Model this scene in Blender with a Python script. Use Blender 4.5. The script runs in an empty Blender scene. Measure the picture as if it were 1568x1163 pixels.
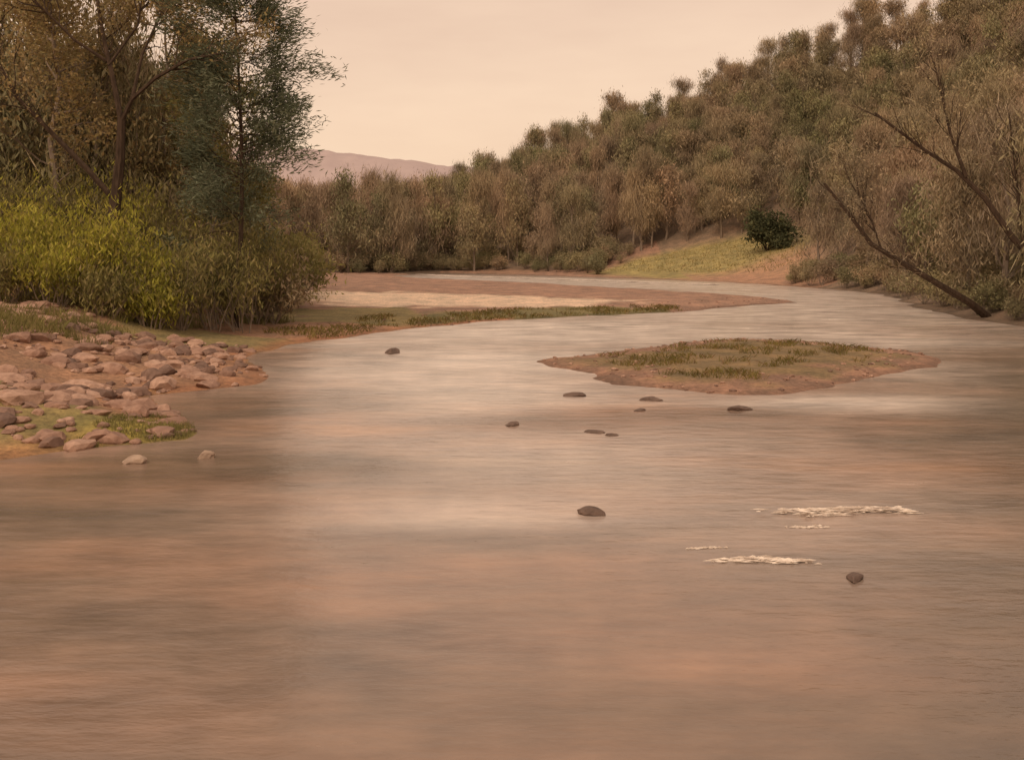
import bpy, math, random
import numpy as np
from mathutils import Vector
R=np.random.default_rng(7); random.seed(7)
sc=bpy.context.scene
# ---------------------------------------------------------------- noise
_T=R.random((256,256))
def vn(x,y,s,o=0):
    x=np.asarray(x,float)/s+o*17.3; y=np.asarray(y,float)/s+o*9.1
    xi=np.floor(x).astype(int); yi=np.floor(y).astype(int); fx=x-xi; fy=y-yi
    fx=fx*fx*(3-2*fx); fy=fy*fy*(3-2*fy)
    a=_T[xi%256,yi%256];b=_T[(xi+1)%256,yi%256];c=_T[xi%256,(yi+1)%256];d=_T[(xi+1)%256,(yi+1)%256]
    return (a*(1-fx)+b*fx)*(1-fy)+(c*(1-fx)+d*fx)*fy
def fbm(x,y,s,o=0): return (vn(x,y,s,o)+.5*vn(x,y,s/2.1,o+1)+.25*vn(x,y,s/4.3,o+2))/1.75
def ss(t): t=np.clip(t,0,1); return t*t*(3-2*t)
def sdist(P,x,y):
    P=np.array(P,float); d=np.full(x.shape,1e9); ins=np.zeros(x.shape,bool); n=len(P)
    for i in range(n):
        ax,ay=P[i]; bx,by=P[(i+1)%n]; ex,ey=bx-ax,by-ay
        t=np.clip(((x-ax)*ex+(y-ay)*ey)/(ex*ex+ey*ey+1e-9),0,1)
        d=np.minimum(d,np.hypot(x-ax-t*ex,y-ay-t*ey))
        if ay!=by:
            c=((ay>y)!=(by>y))&(x<(bx-ax)*(y-ay)/(by-ay)+ax); ins^=c
    return np.where(ins,d,-d)
# ---------------------------------------------------------------- plan of the river (metres)
RIVER=[(-14,-200),(-14,0),(-12,10),(-9.4,17),(-8.57,17.5),(-7.85,18.4),(-6.88,18.9),(-6.02,19.5),(-6.1,20.4),(-7.05,22),
(-8.1,23.6),(-8.9,25.5),(-7.95,26.3),(-6.7,27.6),(-7.2,30.3),(-8.5,34.4),(-8.4,39.2),(-6.1,43.8),(-4,48.3),(-1.4,51.9),
(4.1,56.6),(10.2,61.5),(19.1,71.8),(19.7,77.8),(16.8,84.8),(12.8,94.9),(5.8,107.7),(-2.6,121.7),(-11.2,134),(-17.4,151),
(-12,171),(-4,166),(7.5,149),(17.5,133),(24,121),(29,102),(30,84),(25,64),(23.5,54),(23.8,47.5),(23.9,41.5),(24,30),(22,15),(20,0),(20,-200)]
ISLAND=[(.96,33.2),(2.67,35.6),(5.5,39),(8.6,41.2),(11.7,40),(13.5,37),(13.7,34),(11.3,29.9),(9.6,28),(6.6,25.4),(4.75,25.9),(2.66,27.5),(2.2,30.3)]
MEADOW=[(11,151),(18,155),(27,154),(33,151),(38,146),(39,136),(36,124),(33,112),(28,108),(21,127)]
SAND=[(-19,88),(-8,81),(0,76),(8,69),(5,62),(-2,60),(-9,61),(-14,68),(-17,76)]
RIDGE=[(90,40,32),(82,100,36),(75,150,37),(65,170,36),(53,190,34),(38,220,29),(15,250,21),(-8,285,14),(-40,320,7)]
def ridge(x,y):
    best=np.zeros(x.shape)
    for i in range(len(RIDGE)-1):
        ax,ay,ah=RIDGE[i]; bx,by,bh=RIDGE[i+1]; ex,ey=bx-ax,by-ay
        t=np.clip(((x-ax)*ex+(y-ay)*ey)/(ex*ex+ey*ey),0,1)
        d=np.hypot(x-ax-t*ex,y-ay-t*ey); h=ah+(bh-ah)*t
        best=np.maximum(best,h*np.clip(1-d/70,0,1)**2.2)
    return best
def terrain(x,y):
    x=np.asarray(x,float); y=np.asarray(y,float)
    sd=sdist(RIVER,x,y)+(fbm(x,y,3.2)-.5)*np.clip(y/40,.5,2.0)
    si=sdist(ISLAND,x,y)+(fbm(x,y,2.2,5)-.5)*1.5
    d=np.maximum(-sd,0); di=np.maximum(si,0)
    z=.22*(1-np.exp(-d/3))+.03*np.minimum(d,3)
    left=ss((-.21*y-1.0-x)/7)*(x<0)
    near=ss((32-y)/10)*(x<0)
    lf=np.maximum(left,near)
    z=z+lf*(1.25*ss(d/9)+.05*np.maximum(d-9,0).clip(0,20))+ (fbm(x,y,1.3,3)-.5)*.16*ss(d/1.5)
    right=ss((x-16)/6)*ss((y+40)/30)
    z=z+right*ss(d/6)*.6*(y<110)
    z=z+ridge(x,y)*ss(d/14)*(1-.25*ss(sdist(MEADOW,x,y)/8+.8))
    z=z+ss(d/20)*ss((y-150)/30)*.6
    zi=.22*(1-np.exp(-di/1.2))+(fbm(x,y,.9,8)-.5)*.10*ss(di)
    zr=-np.minimum(.6,.12*np.minimum(np.maximum(sd,0),np.maximum(-si,0)))-.01
    return np.where(si>0,zi,np.where(sd>0,zr,z)),sd,si
# ---------------------------------------------------------------- node helpers
def mat(name):
    m=bpy.data.materials.new(name); m.use_nodes=True; nt=m.node_tree; nt.nodes.clear()
    o=nt.nodes.new('ShaderNodeOutputMaterial'); return m,nt,o
def N(nt,t,**k):
    n=nt.nodes.new(t)
    for a,b in k.items(): setattr(n,a,b)
    return n
def ramp(nt,fac,stops):
    r=N(nt,'ShaderNodeValToRGB'); e=r.color_ramp.elements
    while len(e)<len(stops): e.new(.5)
    for i,(p,c) in enumerate(stops):
        e[i].position=p; e[i].color=(c[0],c[1],c[2],1)
    nt.links.new(fac,r.inputs[0]); return r.outputs[0]
def mixc(nt,f,a,b,mode='MIX'):
    m=N(nt,'ShaderNodeMix',data_type='RGBA',blend_type=mode)
    for sck,v in ((0,f),(6,a),(7,b)):
        if isinstance(v,(int,float)): m.inputs[sck].default_value=v
        elif isinstance(v,tuple): m.inputs[sck].default_value=(*v,1)
        else: nt.links.new(v,m.inputs[sck])
    return m.outputs[2]
def noise(nt,vec,scale,detail=4,rough=.55):
    n=N(nt,'ShaderNodeTexNoise'); n.inputs['Scale'].default_value=scale; n.inputs['Detail'].default_value=detail
    n.inputs['Roughness'].default_value=rough
    if vec is not None: nt.links.new(vec,n.inputs['Vector'])
    return n.outputs[0]
def pos(nt): return N(nt,'ShaderNodeNewGeometry').outputs['Position']
def leafmat(name,cols,objvar=None,trans=.3,clump=.45,big=False):
    m,nt,o=mat(name); g=N(nt,'ShaderNodeNewGeometry')
    n=len(cols); c=ramp(nt,g.outputs['Random Per Island'],[(i/max(1,n-1),c) for i,c in enumerate(cols)])
    if objvar:
        oi=N(nt,'ShaderNodeObjectInfo')
        k=len(objvar); tint=ramp(nt,oi.outputs['Random'],[(i/(k-1),c2) for i,c2 in enumerate(objvar)])
        c=mixc(nt,1.0,c,tint,'MULTIPLY')
    nz=noise(nt,g.outputs['Position'],clump,2)
    v=ramp(nt,nz,[(.32,(.72,.72,.73)),(.68,(1.24,1.21,1.15))])
    c=mixc(nt,1.0,c,v,'MULTIPLY')
    if big:
        nb=noise(nt,g.outputs['Position'],.035,3); c=mixc(nt,1.0,c,ramp(nt,nb,[(.35,(.80,.87,.74)),(.5,(1,.99,.95)),(.65,(1.1,1.03,.96))]),'MULTIPLY')
    d=N(nt,'ShaderNodeBsdfDiffuse'); nt.links.new(c,d.inputs[0])
    if trans>0:
        t=N(nt,'ShaderNodeBsdfTranslucent'); mx=N(nt,'ShaderNodeMixShader'); mx.inputs[0].default_value=trans
        nt.links.new(c,t.inputs[0]); nt.links.new(d.outputs[0],mx.inputs[1]); nt.links.new(t.outputs[0],mx.inputs[2]); nt.links.new(mx.outputs[0],o.inputs[0])
    else: nt.links.new(d.outputs[0],o.inputs[0])
    return m
def barkmat(name,a,b):
    m,nt,o=mat(name); p=N(nt,'ShaderNodeBsdfPrincipled'); p.inputs['Roughness'].default_value=.95; p.inputs['Specular IOR Level'].default_value=.1
    mp=N(nt,'ShaderNodeMapping'); mp.inputs['Scale'].default_value=(9,9,1.5); nt.links.new(pos(nt),mp.inputs[0])
    nz=noise(nt,mp.outputs[0],1.2); nt.links.new(ramp(nt,nz,[(.3,a),(.7,b)]),p.inputs['Base Color'])
    bp=N(nt,'ShaderNodeBump'); bp.inputs['Strength'].default_value=.5; nt.links.new(nz,bp.inputs['Height']); nt.links.new(bp.outputs[0],p.inputs['Normal'])
    nt.links.new(p.outputs[0],o.inputs[0]); return m
# ---------------------------------------------------------------- mesh builder
class MB:
    def __init__(s): s.v=[];s.f=[];s.m=[];s.n=0
    def tube(s,pts,rad,k,mi):
        pts=[np.array(p,float) for p in pts]; rings=[]
        for i,p in enumerate(pts):
            d=pts[min(i+1,len(pts)-1)]-pts[max(i-1,0)]; d/=np.linalg.norm(d)+1e-9
            a=np.cross(d,[.3,.9,.2]); a/=np.linalg.norm(a)+1e-9; b=np.cross(d,a)
            an=np.arange(k)*2*math.pi/k
            s.v.append(p+rad[i]*(np.cos(an)[:,None]*a+np.sin(an)[:,None]*b)); rings.append(s.n); s.n+=k
        for i in range(len(pts)-1):
            for j in range(k):
                s.f.append((rings[i]+j,rings[i]+(j+1)%k,rings[i+1]+(j+1)%k,rings[i+1]+j)); s.m.append(mi)
    def leaves(s,c,u,w,mi):
        n=len(c); q=np.stack([c-u,c+w-u*.1,c+u,c-w-u*.1],1).reshape(-1,3); s.v.append(q)
        b=s.n; s.f.extend([(b+4*i,b+4*i+1,b+4*i+2,b+4*i+3) for i in range(n)]); s.m.extend([mi]*n); s.n+=4*n
    def mesh(s,name,mats):
        me=bpy.data.meshes.new(name); me.from_pydata(np.concatenate(s.v).tolist(),[],s.f)
        for m in mats: me.materials.append(m)
        me.polygons.foreach_set('material_index',np.array(s.m,dtype=np.int32)); me.update(); return me
def link(name,me,loc=(0,0,0),parent=None):
    o=bpy.data.objects.new(name,me); sc.collection.objects.link(o); o.location=loc
    if parent: o.parent=parent
    return o
def rnd(n): 
    v=R.normal(size=(n,3)); return v/np.linalg.norm(v,axis=1)[:,None]
def make_leaves(mb,c,L,W,mi,bias=(0,0,0),sv=.4):
    n=len(c); u=rnd(n)+np.array(bias); u/=np.linalg.norm(u,axis=1)[:,None]+1e-9
    w=np.cross(u,rnd(n)); w/=np.linalg.norm(w,axis=1)[:,None]+1e-9
    s=(1+sv*(R.random(n)*2-1))[:,None]; mb.leaves(c,u*L*s,w*W*s,mi)
def grow(mb,p,d,L,r,lvl,maxl,tips,mi=0,up=.15,wig=.18,nch=(3,5),spread=.8,decay=.62):
    p=np.array(p,float); d=np.array(d,float); d/=np.linalg.norm(d)
    n=5 if lvl<2 else 3; pts=[p.copy()]; rad=[r]
    for i in range(n):
        d=d+R.normal(size=3)*wig+np.array([0,0,up]); d/=np.linalg.norm(d)
        p=p+d*L/n; pts.append(p.copy()); rad.append(r*(1-.65*(i+1)/n))
    mb.tube(pts,rad,6 if lvl==0 else (4 if lvl==1 else 3),mi)
    if lvl>=maxl-1:
        for q in pts[1:]: tips.append((q,d))
    if lvl<maxl:
        for k in range(random.randint(*nch)):
            t=random.uniform(.3,1)*n; i=min(int(t),n-1); q=pts[i]+(pts[i+1]-pts[i])*(t-i)
            dd=d+rnd(1)[0]*spread; grow(mb,q,dd,L*decay*random.uniform(.75,1.2),rad[i]*.6,lvl+1,maxl,tips,mi,up,wig,nch,spread,decay)
def around(tips,n,sig):
    T=np.array([t[0] for t in tips]); return T[R.integers(0,len(T),n)]+R.normal(size=(n,3))*sig

# ---------------------------------------------------------------- materials
BARK=barkmat('bark_dark',(.035,.024,.017),(.085,.058,.04))
BARK2=barkmat('bark_grey',(.16,.125,.095),(.29,.23,.175))
tint=[(.86,.83,.80),(1.06,1.02,.94),(.78,.86,.74),(1.02,.95,.9),(.9,.98,.84),(1.14,1.06,.97),(.86,.84,.84),(1.0,1.0,.92)]
L_BROWN=leafmat('foliage_brown',[(.235,.188,.137),(.355,.285,.215),(.30,.24,.175),(.41,.33,.25)],tint,0,.12,True)  # paler, greyer base colours: distance haze put into the foliage
L_OLIVE=leafmat('foliage_olive',[(.20,.185,.12),(.29,.265,.175),(.33,.29,.19)],tint,0,.12,True)  # paled for haze like the brown
L_DARK=leafmat('foliage_dark',[(.06,.07,.04),(.12,.125,.065)],None,.2,.6)
L_RUST=leafmat('foliage_rust',[(.26,.195,.095),(.38,.28,.14),(.32,.275,.125),(.46,.365,.21)],None,.35,.5)
L_GREEN=leafmat('foliage_spring_green',[(.24,.25,.045),(.37,.36,.06),(.48,.45,.10),(.29,.26,.06),(.40,.33,.12)],None,.4,.7)
L_MOSS=leafmat('foliage_moss',[(.16,.15,.06),(.26,.24,.09),(.29,.235,.115)],None,.3,.6)
L_PINE=leafmat('foliage_pine',[(.09,.11,.07),(.15,.175,.115),(.22,.235,.16)],None,.25,.8)
TWIG=leafmat('twigs',[(.22,.175,.135),(.33,.265,.205),(.42,.345,.27)],tint,.0,.15,True)  # twig colours lightened for a hazy look

# ---------------------------------------------------------------- ground
def axis(parts):
    out=[]
    for a,b,st in parts: out+=list(np.arange(a,b,st))
    return out
def grid(xs,ys):
    nx,ny=len(xs),len(ys); idx=np.arange(nx*ny).reshape(ny,nx)
    return np.stack([idx[:-1,:-1],idx[:-1,1:],idx[1:,1:],idx[1:,:-1]],-1).reshape(-1,4).tolist()
ys=np.array([-3000,-1500,-700,-400]+axis([(-200,10,8),(10,70,.35),(70,180,.8),(180,330,2.5)])+[340,360,400,470,600,800,1100,1600,2300,3200])
xs=np.array([-3000,-1500,-700,-400,-250]+axis([(-160,-50,5),(-50,-25,1.2),(-25,30,.35),(30,110,1.3)])+[112,120,135,160,200,300,500,900,1700,3000])
X,Y=np.meshgrid(xs,ys); Z,SD,SI=terrain(X,Y)
me=bpy.data.meshes.new('ground'); me.from_pydata(np.stack([X,Y,Z],-1).reshape(-1,3).tolist(),[],grid(xs,ys))
n1=fbm(X,Y,5,11)[...,None]; n2=fbm(X,Y,1.4,13)[...,None]
def C(*c): return np.array(c)
col=C(.22,.16,.11)*np.ones(X.shape+(1,))*(0.7+.6*n1)
d=np.maximum(-SD,0)
bar=((X<22)&(X>-.24*Y)&(Y>40)&(Y<160)&(SD<0))[...,None]
col=np.where(bar,C(.33,.205,.145)*(.7+.6*n2),col)
msand=ss(sdist(SAND,X,Y)/3+.4+(n2[...,0]-.5)*2)[...,None]
col=col*(1-msand)+C(.66,.51,.38)*msand
edge=((Y>40)&(Y<62)&(X>-12)&(X<9)&(SD<0))
g=(ss((4.5-d)/2+(n1[...,0]-.5)*3)*edge)[...,None]; col=col*(1-g)+C(.20,.17,.07)*g
rd=(ss((.9-d)/.6)*edge*(X<0))[...,None]; col=col*(1-rd)+C(.5,.24,.13)*rd
lb=((X<-.2*Y+6)&(Y<60)&(X<0)&(SD<0))
w=(lb*1.0)[...,None]; lc=C(.25,.14,.085)*(1-n2)+C(.38,.23,.14)*n2; lc=np.where(n1>.58,C(.25,.2,.085),lc)
col=col*(1-w)+lc*w
o=(lb*ss((1.4-d)/1.2))[...,None]; col=col*(1-o*.7)+C(.46,.22,.11)*o*.7
tip=(np.exp(-(((X+6.8)/1.5)**2+((Y-19.9)/1.6)**2)))[...,None]*(SD<0)[...,None]; col=col*(1-tip)+C(.3,.26,.05)*tip
mm=sdist(MEADOW,X,Y); m_=ss(mm/4+.5)[...,None]
top=ss((Y-125)/9+(n1[...,0]-.5)*1.0)[...,None]
mc=C(.42,.26,.16)*(1-top)+(C(.32,.27,.11)*(.7+.6*n2))*top
col=col*(1-m_)+mc*m_
fb=((Y>100)&(SD<0)&(X>-12)&(~bar[...,0]))*ss((7-d)/4); fb=fb[...,None]; col=col*(1-fb*.7)+C(.38,.225,.15)*fb*.7
isl=(SI>-.3)[...,None]; ic=C(.31,.185,.125)*(.6+.7*n2); gi=ss((SI-.9)/1.0+(n2[...,0]-.5)*3.5)[...,None]
ic=ic*(1-gi*.7)+C(.18,.145,.055)*gi*.7; col=np.where(isl,ic,col)
wet=((Z<.06))[...,None]; col=np.where(wet,col*.72,col)
ca=me.color_attributes.new('zone','FLOAT_COLOR','POINT')
ca.data.foreach_set('color',np.concatenate([np.clip(col,0,1),np.ones(X.shape+(1,))],-1).reshape(-1).astype(np.float32))
m,nt,o=mat('soil_gravel_grass'); p=N(nt,'ShaderNodeBsdfPrincipled'); p.inputs['Roughness'].default_value=.95
at=N(nt,'ShaderNodeAttribute',attribute_name='zone'); P=pos(nt)
nz=noise(nt,P,7,6,.65); nz2=noise(nt,P,.9,3)
c=mixc(nt,1.0,at.outputs['Color'],ramp(nt,nz,[(.3,(.6,.58,.56)),(.7,(1.35,1.32,1.3))]),'MULTIPLY')
c=mixc(nt,1.0,c,ramp(nt,nz2,[(.35,(.75,.77,.76)),(.65,(1.2,1.14,1.08))]),'MULTIPLY')
nt.links.new(c,p.inputs['Base Color']); bp=N(nt,'ShaderNodeBump'); bp.inputs['Strength'].default_value=.7; bp.inputs['Distance'].default_value=.12
nt.links.new(nz,bp.inputs['Height']); nt.links.new(bp.outputs[0],p.inputs['Normal']); nt.links.new(p.outputs[0],o.inputs[0])
me.materials.append(m); me.polygons.foreach_set('use_smooth',[True]*len(me.polygons)); link('ground',me)

# ---------------------------------------------------------------- water (attribute "refl": red = painted sky sheen, green = painted hill reflection and dark patches)
wx=np.array([-40,-34]+axis([(-28,32,.8)])+[36,60]); wy=np.array([-190,-60,-20]+axis([(0,70,.8),(70,176,1.6)])+[178])
WX,WY=np.meshgrid(wx,wy)
sheen=np.zeros(WX.shape)
def blob(cx,cy,rx,ry,a,rot=0):
    c,s=math.cos(rot),math.sin(rot); u=(WX-cx)*c+(WY-cy)*s; v=-(WX-cx)*s+(WY-cy)*c
    return a*np.exp(-((u/rx)**2+(v/ry)**2))
for b_ in [(15,62,15,17,1.2),(22,85,10,25,1.2),(6,122,40,13,1.6,-.95),(3,47,13,12,1.1),(-1,32,6,13,.9),(8.5,24.2,5,1.5,.95),(.5,19,5,5,.5),(-.4,14,2.4,.9,.65),(15,43,6,9,.95),(13,30,4,7,.6),(4,14,4,3,.25)]: sheen=np.maximum(sheen,blob(*b_))  # pale zones: bright sky sheen put into the water's base colour
dk=blob(1,21.5,2.5,1.2,.5)+blob(3.4,22.9,2.5,.7,.55)+blob(-4.3,17,2.2,.9,.6)+blob(-5,24,3,4,.3)
sheen=np.clip((sheen-dk)*(.62+.75*fbm(WX*.5,WY,2.2,31)),0,1)
dark_refl=ss((WX-.2-.36*WY+2.2*fbm(WX,WY,4,33))/5.5)*ss((48-WY)/22)*.75+np.clip(blob(-4.6,17,2.4,1.2,.5)+blob(2,7.8,3,.6,.5),0,.55)  # right side: dark reflection of the hill painted into the base colour
dark_refl=np.clip(dark_refl,0,1); sheen=sheen*(1-.8*dark_refl)
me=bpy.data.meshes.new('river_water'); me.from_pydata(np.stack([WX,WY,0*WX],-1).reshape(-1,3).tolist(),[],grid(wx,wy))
ca=me.color_attributes.new('refl','FLOAT_COLOR','POINT'); ca.data.foreach_set('color',np.stack([sheen,dark_refl,0*sheen,np.ones(sheen.shape)],-1).reshape(-1).astype(np.float32))
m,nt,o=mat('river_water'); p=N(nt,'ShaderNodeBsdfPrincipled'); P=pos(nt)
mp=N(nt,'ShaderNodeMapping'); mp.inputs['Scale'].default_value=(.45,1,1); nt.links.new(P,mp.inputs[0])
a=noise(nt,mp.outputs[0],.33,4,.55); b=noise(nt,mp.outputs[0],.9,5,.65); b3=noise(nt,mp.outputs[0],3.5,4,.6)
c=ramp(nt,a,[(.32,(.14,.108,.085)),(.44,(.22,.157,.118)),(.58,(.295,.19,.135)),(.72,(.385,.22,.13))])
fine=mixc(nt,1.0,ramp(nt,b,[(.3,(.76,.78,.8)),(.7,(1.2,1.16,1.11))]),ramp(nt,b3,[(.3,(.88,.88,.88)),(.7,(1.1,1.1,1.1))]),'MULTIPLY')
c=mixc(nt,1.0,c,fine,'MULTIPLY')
at=N(nt,'ShaderNodeAttribute',attribute_name='refl'); sx=N(nt,'ShaderNodeSeparateColor'); nt.links.new(at.outputs['Color'],sx.inputs[0])
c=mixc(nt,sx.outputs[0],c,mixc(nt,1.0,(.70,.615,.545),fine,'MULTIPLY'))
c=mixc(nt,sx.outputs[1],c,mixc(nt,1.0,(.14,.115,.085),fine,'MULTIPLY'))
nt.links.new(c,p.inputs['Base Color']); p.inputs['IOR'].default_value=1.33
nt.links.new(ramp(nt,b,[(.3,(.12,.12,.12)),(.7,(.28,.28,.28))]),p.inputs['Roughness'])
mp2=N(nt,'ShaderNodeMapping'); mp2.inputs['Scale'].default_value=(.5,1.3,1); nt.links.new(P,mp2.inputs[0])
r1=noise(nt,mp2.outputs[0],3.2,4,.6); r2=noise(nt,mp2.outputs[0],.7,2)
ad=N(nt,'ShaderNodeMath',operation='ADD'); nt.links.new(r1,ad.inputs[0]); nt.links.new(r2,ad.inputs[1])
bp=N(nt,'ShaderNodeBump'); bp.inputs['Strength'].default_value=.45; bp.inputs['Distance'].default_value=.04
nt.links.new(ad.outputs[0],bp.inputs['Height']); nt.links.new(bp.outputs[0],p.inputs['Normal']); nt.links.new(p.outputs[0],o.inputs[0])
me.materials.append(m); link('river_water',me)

# ---------------------------------------------------------------- white water on the near riffles, sky sheen pieces on the far channel
fm,nt,o=mat('foam_sheen'); p=N(nt,'ShaderNodeBsdfPrincipled'); p.inputs['Roughness'].default_value=.6
nt.links.new(ramp(nt,noise(nt,pos(nt),7,4),[(.36,(.42,.33,.26)),(.62,(.80,.70,.59))]),p.inputs['Base Color']); nt.links.new(p.outputs[0],o.inputs[0])
def foam_sheen(name,cx,cy,lx,ly,n,k_=1,slope=0):
    V=[];Fc=[]; rows=[(R.uniform(-.5,.5)*ly,R.uniform(-.35,.35)*lx,R.uniform(.25,.6)*lx) for _ in range(6)]; rows[0]=(0,0,lx*.6)
    for i in range(n):
        ry,rx,rl=rows[0] if i%2==0 else rows[R.integers(0,6)]
        dx=rx+np.clip(R.normal(),-1.6,1.6)*rl*.7; x=cx+dx; y=cy+ry+slope*dx+R.normal()*ly*.05+.05*k_*math.sin(x*3/k_); a=R.uniform(.02,.16)*min(1,lx)*k_; b2=R.uniform(.004,.016)*k_; k=9; b0=len(V)
        z=.005+i*.0002
        V.append((x,y,z+.010))
        for j in range(k):
            t=j*2*math.pi/k; q=R.uniform(.4,1.4); V.append((x+a*q*math.cos(t),y+b2*q*math.sin(t),z-.004))
        Fc+=[(b0,b0+1+j,b0+1+(j+1)%k) for j in range(k)]
    me=bpy.data.meshes.new(name); me.from_pydata(V,[],Fc); me.materials.append(fm); link(name,me)
foam_sheen('white_water_and_sheen',4.45,14.0,1.25,.42,330)
foam_sheen('white_water_and_sheen',2.85,11.8,.75,.22,160)
foam_sheen('white_water_and_sheen',2.3,12.3,.35,.1,40)
foam_sheen('white_water_and_sheen',3.75,13.3,.4,.14,50)
foam_sheen('white_water_and_sheen',5,131,24,3.0,560,9,-1.35)  # pale flakes added for the bright sky sheen on the far channel
foam_sheen('white_water_and_sheen',-8,151,8,2.5,160,9,-1.45)  # same added sheen at the channel's upper end

# ---------------------------------------------------------------- rocks
def rockmat(name,a,b):
    m,nt,o=mat(name); p=N(nt,'ShaderNodeBsdfPrincipled'); p.inputs['Roughness'].default_value=.85
    g=N(nt,'ShaderNodeNewGeometry'); n=noise(nt,g.outputs['Position'],5,6,.65)
    c=ramp(nt,n,[(.3,a),(.7,b)]); c=mixc(nt,1.0,c,ramp(nt,g.outputs['Random Per Island'],[(0,(.45,.40,.38)),(.5,(.95,.82,.75)),(1,(1.35,1.27,1.2))]),'MULTIPLY')
    nt.links.new(c,p.inputs['Base Color']); bp=N(nt,'ShaderNodeBump'); bp.inputs['Strength'].default_value=.5; bp.inputs['Distance'].default_value=.04
    nt.links.new(n,bp.inputs['Height']); nt.links.new(bp.outputs[0],p.inputs['Normal']); nt.links.new(p.outputs[0],o.inputs[0]); return m
ROCK=rockmat('bank_stone',(.20,.125,.09),(.40,.28,.215)); WETROCK=rockmat('wet_stone',(.06,.042,.034),(.14,.10,.08)); PALEROCK=rockmat('river_stone',(.2,.15,.115),(.34,.27,.21))
import bmesh
def rockverts(sx,sy,sz,sub=3):
    bm=bmesh.new(); bmesh.ops.create_icosphere(bm,subdivisions=sub,radius=1)
    V=np.array([v.co[:] for v in bm.verts]); Fq=[tuple(v.index for v in f.verts) for f in bm.faces]; bm.free()
    for k in range(9):
        n=rnd(1)[0]; h=R.uniform(.5,.85); dd=V@n; V=V-np.outer(np.maximum(dd-h,0)*.9,n)
    V=V*(1+.04*R.normal(size=(len(V),1)))
    a=R.uniform(0,6.28); V=V*np.array([sx,sy,sz]); c,s=math.cos(a),math.sin(a)
    if sx/sy<2: V=V@np.array([[c,s,0],[-s,c,0],[0,0,1]])
    return V,Fq
V=[];Fc=[];n0=0
for i in range(950):
    y=18.6+ R.random()**1.1*19; x=-.49*y+R.random()*(.49*y-6.2)
    if i<330: y=R.uniform(24,37); x=-R.uniform(.28,.49)*y
    z,sd,_=terrain(np.array([x]),np.array([y])); 
    if sd[0]>-.1 or sd[0]<-11: continue
    if fbm(x,y,2.6,41)<.44 or (y>24 and x>-8.5 and R.random()<.3): continue
    s=R.uniform(.04,.14) if R.random()<.7 else R.uniform(.14,.38)
    q,f=rockverts(s*R.uniform(1,1.9),s,s*R.uniform(.45,.8),2); q=q+np.array([x,y,z[0]+s*.08]); V.append(q); Fc+=[tuple(k+n0 for k in t) for t in f]; n0+=len(q)
me=bpy.data.meshes.new('riverbank_rocks'); me.from_pydata(np.concatenate(V).tolist(),[],Fc); me.materials.append(ROCK); link('riverbank_rocks',me)
V=[];Fc=[];n0=0
for i in range(1100):
    if i<600: x=R.uniform(.5,14.2); y=R.uniform(25,42)
    else: x=R.uniform(-9,20); y=R.uniform(44,76)
    z,sd,si=terrain(np.array([x]),np.array([y]))
    if sd[0]>0 and si[0]<.02: continue
    if sd[0]<-4 or si[0]>2.2: continue
    s=R.uniform(.03,.1); q,f=rockverts(s*1.4,s,s*.6,1); q=q+np.array([x,y,z[0]+.01]); V.append(q); Fc+=[tuple(k+n0 for k in t) for t in f]; n0+=len(q)
me=bpy.data.meshes.new('gravel'); me.from_pydata(np.concatenate(V).tolist(),[],Fc); me.materials.append(ROCK); link('gravel',me)
for (x,y,s,mt,h) in [(1.06,13.95,.19,WETROCK,.42),(3.66,11.15,.13,WETROCK,.4),(.0,21.1,.18,WETROCK,.35),(1.5,25.3,.24,WETROCK,.35),(-4.1,36,.34,WETROCK,.45),
   (-5.2,17.75,.13,PALEROCK,1.0),(-6.25,17.3,.17,PALEROCK,.7),(5.05,23.1,.28,WETROCK,.3),(3.3,24.6,.25,WETROCK,.3),(1.6,20.2,.18,WETROCK,.3),(2.8,23.0,.16,WETROCK,.3),(1.9,19.9,.12,WETROCK,.3)]:
    q,f=rockverts(s*1.25,s*.8,s*h,3); me=bpy.data.meshes.new('river_rock'); me.from_pydata(q.tolist(),[],f); me.materials.append(mt); link('river_rock',me,(x,y,s*h*.2))

# ---------------------------------------------------------------- grass
def grass(name,pts,h,w,mt,lean=.4):
    pts=np.array(pts); n=len(pts); hh=h*(.5+R.random(n)); l=R.normal(size=(n,2))*lean*hh[:,None]; a=R.uniform(0,6.28,n)
    wx=np.stack([np.cos(a),np.sin(a),0*a],1)*w; t=pts+np.stack([l[:,0],l[:,1],hh],1); mid=pts*.5+t*.5+np.stack([0*a,0*a,hh*.15],1)
    q=np.stack([pts-wx,pts+wx,mid+wx*.6,t,mid-wx*.6],1).reshape(-1,3)
    me=bpy.data.meshes.new(name); me.from_pydata(q.tolist(),[],[tuple(5*i+k for k in range(5)) for i in range(n)]); me.materials.append(mt); link(name,me)
def scat(n,x0,x1,y0,y1,fn):
    x=R.uniform(x0,x1,n); y=R.uniform(y0,y1,n); z,sd,si=terrain(x,y); k=fn(x,y,z,sd,si); return np.stack([x[k],y[k],z[k]-.01],1)
G_ISL=leafmat('grass_olive',[(.13,.115,.035),(.21,.18,.055),(.28,.18,.10)],None,.3,.9)
grass('island_grass',scat(30000,.5,14.5,25,42,lambda x,y,z,sd,si:(si>.6+1.6*(fbm(x,y,1.6,21)))&(fbm(x,y,1.3,22)>.56)),.13,.012,G_ISL,.8)
grass('gravel_bar_grass',scat(30000,-11,10,41,64,lambda x,y,z,sd,si:(sd<-.3)&(sd>-5+4*fbm(x,y,3,4))&(fbm(x,y,1.5,22)>.47)),.16,.02,G_ISL,.8)
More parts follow.
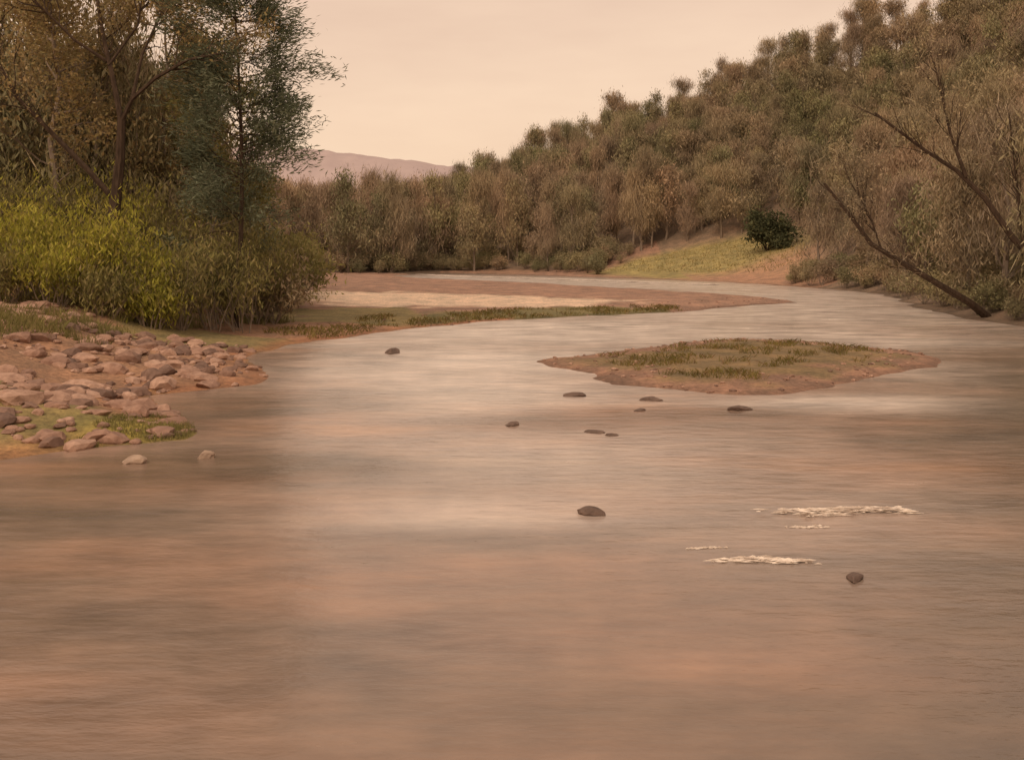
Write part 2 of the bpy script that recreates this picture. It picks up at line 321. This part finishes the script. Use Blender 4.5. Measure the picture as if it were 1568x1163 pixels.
grass('point_grass',scat(12000,-9.5,-5.5,17.5,22.3,lambda x,y,z,sd,si:(sd<-.05)&(fbm(x,y,.8,23)>.38)&(x>-8.6+1.2*fbm(x,y,1,2))),.09,.008,L_MOSS)
grass('bank_grass',scat(60000,-24,-6,24,48,lambda x,y,z,sd,si:(sd<-3.5-3*fbm(x,y,2,9))&(fbm(x,y,1.6,24)>.50)),.3,.012,L_MOSS)
grass('meadow_grass',scat(9000,4,42,106,160,lambda x,y,z,sd,si:(sdist(MEADOW,x,y)>1)&(sd<-6)&(y>122)),.25,.05,leafmat('grass_meadow',[(.26,.23,.09),(.38,.32,.13),(.34,.25,.13)],None,.3,.12))

# ---------------------------------------------------------------- forest prototypes
def proto(kind,seed):
    random.seed(seed); mb=MB(); tips=[]
    lean=R.normal(size=2)*.05
    tr=[(lean[0]*t*3+R.normal()*.08,lean[1]*t*3+R.normal()*.08,t*9-.6) for t in np.linspace(0,1,6)]; mb.tube(tr,[.15,.13,.10,.07,.05,.02],5,0)
    for i in range(14):
        t=random.uniform(.15,.98)*5; j=int(t); q=np.array(tr[j])+(np.array(tr[min(j+1,5)])-np.array(tr[j]))*(t-j)
        a=random.uniform(0,6.28); e=.55+.3*t; Lb=2.5*(1-.11*t)
        grow(mb,q,(math.cos(a),math.sin(a),e),Lb,.05,1,3,tips,0,.16,.15,(2,4),.55)
    if kind=='bare':
        make_leaves(mb,around(tips,2600,.4),.5,.014,1,(0,0,1.9)); make_leaves(mb,around(tips,900,.5),.13,.03,2,(0,0,1.2))
    elif kind=='brown':
        make_leaves(mb,around(tips,1300,.4),.5,.015,1,(0,0,1.9)); make_leaves(mb,around(tips,2600,.48),.2,.036,2,(0,0,1.5))
    else:
        make_leaves(mb,around(tips,600,.4),.5,.014,1,(0,0,1.9)); make_leaves(mb,around(tips,3200,.48),.2,.04,2,(0,0,1.4))
    return mb.mesh('forest_tree_'+kind,[BARK2,TWIG,L_OLIVE if kind=='olive' else L_BROWN])
PB=[proto('bare',s) for s in (1,2,3)]; PR=[proto('brown',s) for s in (4,5,6)]; PO=[proto('olive',s) for s in (7,8,9)]
def shrubproto(seed,lm):
    mb=MB(); tips=[]; random.seed(seed)
    for i in range(9):
        a=random.uniform(0,6.28); grow(mb,(0,0,-.1),(math.cos(a)*.6,math.sin(a)*.6,1),1.6,.03,1,3,tips,0,.1,.18,(2,4),.6)
    make_leaves(mb,around(tips,1700,.24),.11,.032,1,(0,0,.9)); return mb.mesh('shrub',[BARK2,lm])
SH=[shrubproto(21,L_OLIVE),shrubproto(22,L_BROWN),shrubproto(23,L_OLIVE),shrubproto(24,L_MOSS)]
def emp(name):
    e=bpy.data.objects.new(name,None); sc.collection.objects.link(e); return e
def put(par,me,x,y,z,s,sxy=None):
    o=bpy.data.objects.new('tree',me); sc.collection.objects.link(o); o.parent=par; o.location=(x,y,z); sxy=sxy or s
    o.scale=(sxy,sxy,s); o.rotation_euler=(0,0,R.uniform(0,6.28))
def forest(name,x0,x1,y0,y1,step,fn,hfn,mix=(.35,.4,.25),jit=.45,wide=1.0,hv=(.75,1.2)):
    e=emp(name); gx,gy=np.meshgrid(np.arange(x0,x1,step),np.arange(y0,y1,step)); gx=gx.ravel()+R.normal(size=gx.size)*step*jit; gy=gy.ravel()+R.normal(size=gy.size)*step*jit
    z,sd,si=terrain(gx,gy); k=fn(gx,gy,z,sd); c=0
    for x,y,zz in zip(gx[k],gy[k],z[k]):
        r=R.random(); L=PB if r<mix[0] else (PR if r<mix[0]+mix[1] else PO); s=hfn(x,y)/10*R.uniform(*hv)
        put(e,L[R.integers(0,len(L))],x,y,zz-.3,s,s*R.uniform(.9,1.2)*wide); c+=1
    print(name,c)
forest('hillside_forest',22,112,46,256,3.8,lambda x,y,z,sd:(sd<-1.0)&(sdist(MEADOW,x,y)<-.3)&(x<.56*y+10)&(x>.05*y),lambda x,y:10,(.48,.26,.26),.45,1.2)
forest('far_bank_forest',-60,32,158,262,4.3,lambda x,y,z,sd:(sd<-2.5)&(sdist(MEADOW,x,y)<-1)&(x<.08*y+8)&(x>-.28*y),lambda x,y:13.5,(.45,.25,.3),.45,1.0,(.65,1.2))
forest('left_bank_forest',-60,-8,50,140,4.0,lambda x,y,z,sd:(sd<-5)&(x<-.235*y-.5)&(x>-.60*y-2)&((y<90)|(x>-.33*y)),lambda x,y:13.5 if x<-.3*y else 7.5,(.25,.25,.5))
def shrubs(name,n,x0,x1,y0,y1,fn,s0,s1,L=(0,1,2)):
    e=emp(name)
    for x,y,z in scat(n,x0,x1,y0,y1,fn): put(e,SH[L[R.integers(0,len(L))]],x,y,z,R.uniform(s0,s1))
shrubs('shoreline_shrubs',900,20,60,30,116,lambda x,y,z,sd,si:(sd<-.5)&(sd>-7)&(sdist(MEADOW,x,y)<0),.4,.9)
shrubs('far_bank_shrubs',1300,-50,32,130,190,lambda x,y,z,sd,si:(sd<-3.)&(sd>-14)&(sdist(MEADOW,x,y)<0)&((y>155)|(x>5))&(x>-.28*y),.5,1.3)
shrubs('left_bank_shrubs',900,-40,-8,46,150,lambda x,y,z,sd,si:(sd<-4)&(x<-.205*y-.3)&(x>-.33*y),.6,1.7,(0,3,3,1))

# round dark bush on the meadow edge
mb=MB(); tips=[]
for i in range(18):
    a=R.uniform(0,6.28); grow(mb,(0,0,.2),(math.cos(a),math.sin(a),R.uniform(.3,2.6)),2.7,.06,1,3,tips,0,.05,.15,(3,4),.7)
make_leaves(mb,around(tips,8000,.35),.16,.09,1)
z,_,_=terrain(np.array([33.2]),np.array([136.])); b=link('round_bush',mb.mesh('round_bush',[BARK,L_DARK]),(33.2,136,z[0]-.3)); b.scale=(1.05,1.05,1.15)

# ---------------------------------------------------------------- distant hill
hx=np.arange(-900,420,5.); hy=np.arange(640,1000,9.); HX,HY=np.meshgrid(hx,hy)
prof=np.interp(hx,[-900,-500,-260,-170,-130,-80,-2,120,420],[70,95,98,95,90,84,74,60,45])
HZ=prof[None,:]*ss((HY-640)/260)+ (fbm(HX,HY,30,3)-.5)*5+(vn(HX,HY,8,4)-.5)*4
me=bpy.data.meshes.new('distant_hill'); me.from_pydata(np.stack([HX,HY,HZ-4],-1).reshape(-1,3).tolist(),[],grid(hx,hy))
m,nt,o=mat('hazy_woodland'); p=N(nt,'ShaderNodeBsdfDiffuse'); nt.links.new(ramp(nt,noise(nt,pos(nt),.05,5),[(.3,(.40,.325,.315)),(.7,(.46,.375,.355))]),p.inputs[0]); nt.links.new(p.outputs[0],o.inputs[0])  # atmospheric haze painted into the mauve base colour
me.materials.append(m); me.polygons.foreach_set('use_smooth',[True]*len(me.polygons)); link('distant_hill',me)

# ---------------------------------------------------------------- large trees on the left bank
def tz(x,y): return float(terrain(np.array([float(x)]),np.array([float(y)]))[0][0])
random.seed(3)
mb=MB(); tips=[]; g=tz(-16.1,41)
trunk=[(-16.2,42,g-.3),(-16.1,42,3.5),(-15.95,42,5.5),(-15.75,42,7.2),(-15.7,42,8.8)]; mb.tube(trunk,[.32,.27,.23,.19,.16],8,0)
limbs=[([(-16.0,42,5.6),(-17,41.8,6.8),(-18.4,41.6,8.3),(-19.6,41.4,9.6),(-20.4,41.2,11.2),(-20.9,41,13)],.14),
([(-15.7,42,8.7),(-16.1,42.2,10.4),(-16.6,42.4,12.3),(-17.1,42.8,14.5),(-17.3,43,17)],.13),
([(-15.7,42,8.7),(-15.2,41.8,9.6),(-14.2,41.6,10.4),(-12.9,41.5,11.1),(-11.4,41.5,11.4),(-10.6,41.5,11.7)],.11),
([(-16.4,42.3,11.2),(-17.6,42,12.0),(-18.9,41.5,13.4),(-19.8,41,15.2)],.08),
([(-15.2,41.8,9.6),(-15.0,42.4,11.5),(-14.4,43,13.4),(-14.1,43,15.6)],.08),
([(-16.3,42.2,11),(-15.4,43,12.8),(-15.2,43.3,15)],.07)]
for pts,r in limbs:
    mb.tube(pts,[r*(1-.75*i/(len(pts)-1)) for i in range(len(pts))],6,0)
    A=[np.array(q,float) for q in pts]
    for k in range(11):
        t=random.uniform(.35,1)*(len(A)-1); i=min(int(t),len(A)-2); q=A[i]+(A[i+1]-A[i])*(t-i)
        dd=(A[i+1]-A[i]); dd/=np.linalg.norm(dd); dd=dd+rnd(1)[0]*.9+np.array([0,.5,.2]); grow(mb,q,dd,1.9,.035,1,3,tips,0,.08,.16,(2,4),.7)
make_leaves(mb,around(tips,11000,.3),.075,.04,1); make_leaves(mb,around(tips,3500,.25),.22,.008,2,(0,0,.4))
link('forked_tree',mb.mesh('forked_tree',[BARK,L_RUST,TWIG]))
def leafytree(name,x,y,H,spread,lm,nl,ls,z0=.25,nb=22,seed=1):
    random.seed(seed); mb=MB(); tips=[]
    tr=[(R.normal()*.15,R.normal()*.15,t*H*.95-.3) for t in np.linspace(0,1,8)]; mb.tube(tr,list(np.linspace(.2,.03,8)),7,0)
    for i in range(nb):
        t=random.uniform(z0,1)*7; j=min(int(t),6); q=np.array(tr[j])+(np.array(tr[j+1])-np.array(tr[j]))*(t-j); a=random.uniform(0,6.28)
        grow(mb,q,(math.cos(a),math.sin(a),.4),spread*(1.15-.09*t)*random.uniform(.7,1.1),.06,1,3,tips,0,.08,.16,(3,4),.65)
    make_leaves(mb,around(tips,nl,.26),ls,ls*.5,1)
    link(name,mb.mesh(name,[BARK2,lm]),(x,y,tz(x,y)))
leafytree('rust_leaved_tree',-20.5,47,17,3.4,L_RUST,11000,.09,.3,24,5)
leafytree('olive_leaved_tree',-14.3,50,13,3.0,L_MOSS,9000,.1,.25,22,6)
leafytree('rust_leaved_tree',-24.5,52,17,3.6,L_RUST,10000,.1,.3,24,8)
leafytree('rust_leaved_tree',-17.5,53,16,3.4,L_RUST,9000,.1,.3,24,9)
# evergreen with feathery sprays
random.seed(11); mb=MB(); tips=[]; x0,y0=-11.0,43.5; g=tz(x0,y0); H=16.5
tr=[(x0-.5+.25*math.sin(t*4),y0,g-.3+t*H) for t in np.linspace(0,1,9)]; mb.tube(tr,list(np.linspace(.13,.02,9)),7,0)
for i in range(92):
    h=random.uniform(.24,1); q=np.array([x0-.4,y0,g+h*H]); a=random.uniform(0,6.28); Lb=(2.2 if h<.62 else 2.3*(1.3-h)/.68)*random.uniform(.6,1.15)
    grow(mb,q,(math.cos(a),math.sin(a),.2),Lb,.03,1,3,tips,0,.03,.12,(3,4),.6)
c=around(tips,36000,.2); u=c-np.array([x0,y0,0]); u[:,2]=.4; u/=np.linalg.norm(u,axis=1)[:,None]; u=u+R.normal(size=u.shape)*.45; u/=np.linalg.norm(u,axis=1)[:,None]
w=np.cross(u,rnd(len(u))); w/=np.linalg.norm(w,axis=1)[:,None]; mb.leaves(c,u*.14,w*.024,1)
link('pine_tree',mb.mesh('pine_tree',[BARK,L_PINE]))
def bigshrub(name,x,y,h,r,lm,n,seed):
    random.seed(seed); mb=MB(); tips=[]
    for i in range(14):
        a=random.uniform(0,6.28); k=random.uniform(.1,.6); grow(mb,(math.cos(a)*.3,math.sin(a)*.3,-.1),(math.cos(a)*k*r/2,math.sin(a)*k*r/2,1),h*.6,.03,1,3,tips,0,.1,.14,(3,4),.5)
    make_leaves(mb,around(tips,n,.24),.11,.026,1,(0,0,1.3)); link(name,mb.mesh(name,[BARK2,lm]),(x,y,tz(x,y)))
k=0
for (x,y,h,r,lm) in [(-18.8,40,3.5,2,L_GREEN),(-17.2,39.4,3.2,2,L_GREEN),(-15.4,38.6,3.8,2,L_GREEN),(-14.0,39.2,3.2,2,L_GREEN),(-20.4,41,4.2,2,L_GREEN),(-12.8,40,3.2,1.8,L_MOSS),(-11.8,41.5,3.6,1.8,L_MOSS),(-10.9,42.2,3.2,1.8,L_MOSS),
  (-16.5,37.6,2.2,2,L_GREEN),(-18.4,38,2.0,2,L_MOSS),(-14.6,37.6,1.8,2,L_MOSS),(-13.2,38.3,1.7,1.8,L_GREEN),(-12,44,4.6,2,L_MOSS),(-22,43,5,2,L_MOSS),(-19.5,44,5.4,2,L_MOSS),(-17,44.5,5.4,2,L_GREEN),(-14.6,44.5,5.2,2,L_MOSS),(-11.2,46,3.4,2,L_MOSS)]:
    k+=1; bigshrub('willow_shrub',x,y,h,r,lm,3000,40+k)

# ---------------------------------------------------------------- leaning trees on the right bank
def leaner(name,paths,seed,nt_=2000):
    random.seed(seed); mb=MB(); tips=[]
    for pts,r in paths:
        A=[np.array(q,float)+R.normal(size=3)*(.09 if 0<i<len(pts)-1 else 0) for i,q in enumerate(pts)]; mb.tube(A,[r*(1-.7*i/(len(pts)-1)) for i in range(len(pts))],7,0)
        for k in range(14):
            t=random.uniform(.25,1)*(len(A)-1); i=min(int(t),len(A)-2); q=A[i]+(A[i+1]-A[i])*(t-i); dd=A[i+1]-A[i]; dd/=np.linalg.norm(dd)
            grow(mb,q,dd+rnd(1)[0]*.7+np.array([0,.3,.4]),1.9,.025,1,3,tips,0,.1,.16,(2,3),.7)
    make_leaves(mb,around(tips,nt_,.3),.3,.009,1,(0,0,.8)); make_leaves(mb,around(tips,nt_//2,.35),.07,.03,2)
    link(name,mb.mesh(name,[BARK,TWIG,L_BROWN]))
leaner('leaning_tree',[([(24.6,54,.1),(23.4,53.6,1.0),(21.8,53.2,1.8),(20,53,2.7),(18.2,52.6,3.9),(16.8,52.4,5.4),(15.6,52.2,6.9)],.22),([(18.6,52.7,3.7),(18.0,52.6,5),(17.4,52.5,6.4)],.06)],5)
leaner('leaning_tree',[([(26.6,49,.7),(25.4,49,2.4),(23.6,49,4.2),(22.2,49,6.0),(21,49,7.2),(19.5,49,8.4),(17,49,10)],.2),([(21.3,49,7.0),(20.6,49,9.2),(19.8,49,12.4)],.10),([(24,49,3.7),(23.8,49,6.7),(23.3,49,10)],.07)],6)

# ---------------------------------------------------------------- light
w=bpy.data.worlds.new('World'); sc.world=w; w.use_nodes=True; nt=w.node_tree; nt.nodes.clear(); o=N(nt,'ShaderNodeOutputWorld')
AZ=math.radians(205); EL=math.radians(48)
sky=N(nt,'ShaderNodeTexSky',sky_type='NISHITA'); sky.sun_disc=False; sky.sun_elevation=EL; sky.sun_rotation=AZ; sky.dust_density=6
b1=N(nt,'ShaderNodeBackground'); b1.inputs[1].default_value=.05; nt.links.new(mixc(nt,1.0,sky.outputs[0],(1,.72,.5),'MULTIPLY'),b1.inputs[0])
tc=N(nt,'ShaderNodeTexCoord'); sp=N(nt,'ShaderNodeSeparateXYZ'); nt.links.new(tc.outputs['Generated'],sp.inputs[0])
mp=N(nt,'ShaderNodeMapping'); mp.inputs['Scale'].default_value=(2,2,8); nt.links.new(tc.outputs['Generated'],mp.inputs[0])
cl=noise(nt,mp.outputs[0],1.8,5); ma=N(nt,'ShaderNodeMath',operation='MULTIPLY_ADD'); nt.links.new(cl,ma.inputs[0]); ma.inputs[1].default_value=.26; nt.links.new(sp.outputs[2],ma.inputs[2])
gc=ramp(nt,ma.outputs[0],[(.12,(.88,.68,.49)),(.24,(.81,.58,.41)),(.38,(.69,.47,.335)),(.95,(.63,.50,.41))])
b2=N(nt,'ShaderNodeBackground'); b2.inputs[1].default_value=1.06; nt.links.new(gc,b2.inputs[0])
ad=N(nt,'ShaderNodeAddShader'); nt.links.new(b1.outputs[0],ad.inputs[0]); nt.links.new(b2.outputs[0],ad.inputs[1]); nt.links.new(ad.outputs[0],o.inputs[0])
s=bpy.data.lights.new('sun','SUN'); s.energy=1.0; s.angle=math.radians(20); s.color=(1,.9,.77); so=bpy.data.objects.new('sun',s); sc.collection.objects.link(so)
dv=Vector((math.sin(AZ)*math.cos(EL),math.cos(AZ)*math.cos(EL),math.sin(EL)))
so.rotation_euler=dv.to_track_quat('Z','Y').to_euler()
# ---------------------------------------------------------------- camera
cd=bpy.data.cameras.new('camera'); cd.sensor_width=36; cd.lens=36.73; cd.shift_y=-.1253; cd.clip_end=8000; cd.clip_start=.1
co=bpy.data.objects.new('camera',cd); sc.collection.objects.link(co); co.location=(0,0,3.5); co.rotation_euler=(math.radians(90),0,0); sc.camera=co
sc.view_settings.view_transform='Standard'; sc.view_settings.look='None'; sc.view_settings.exposure=0
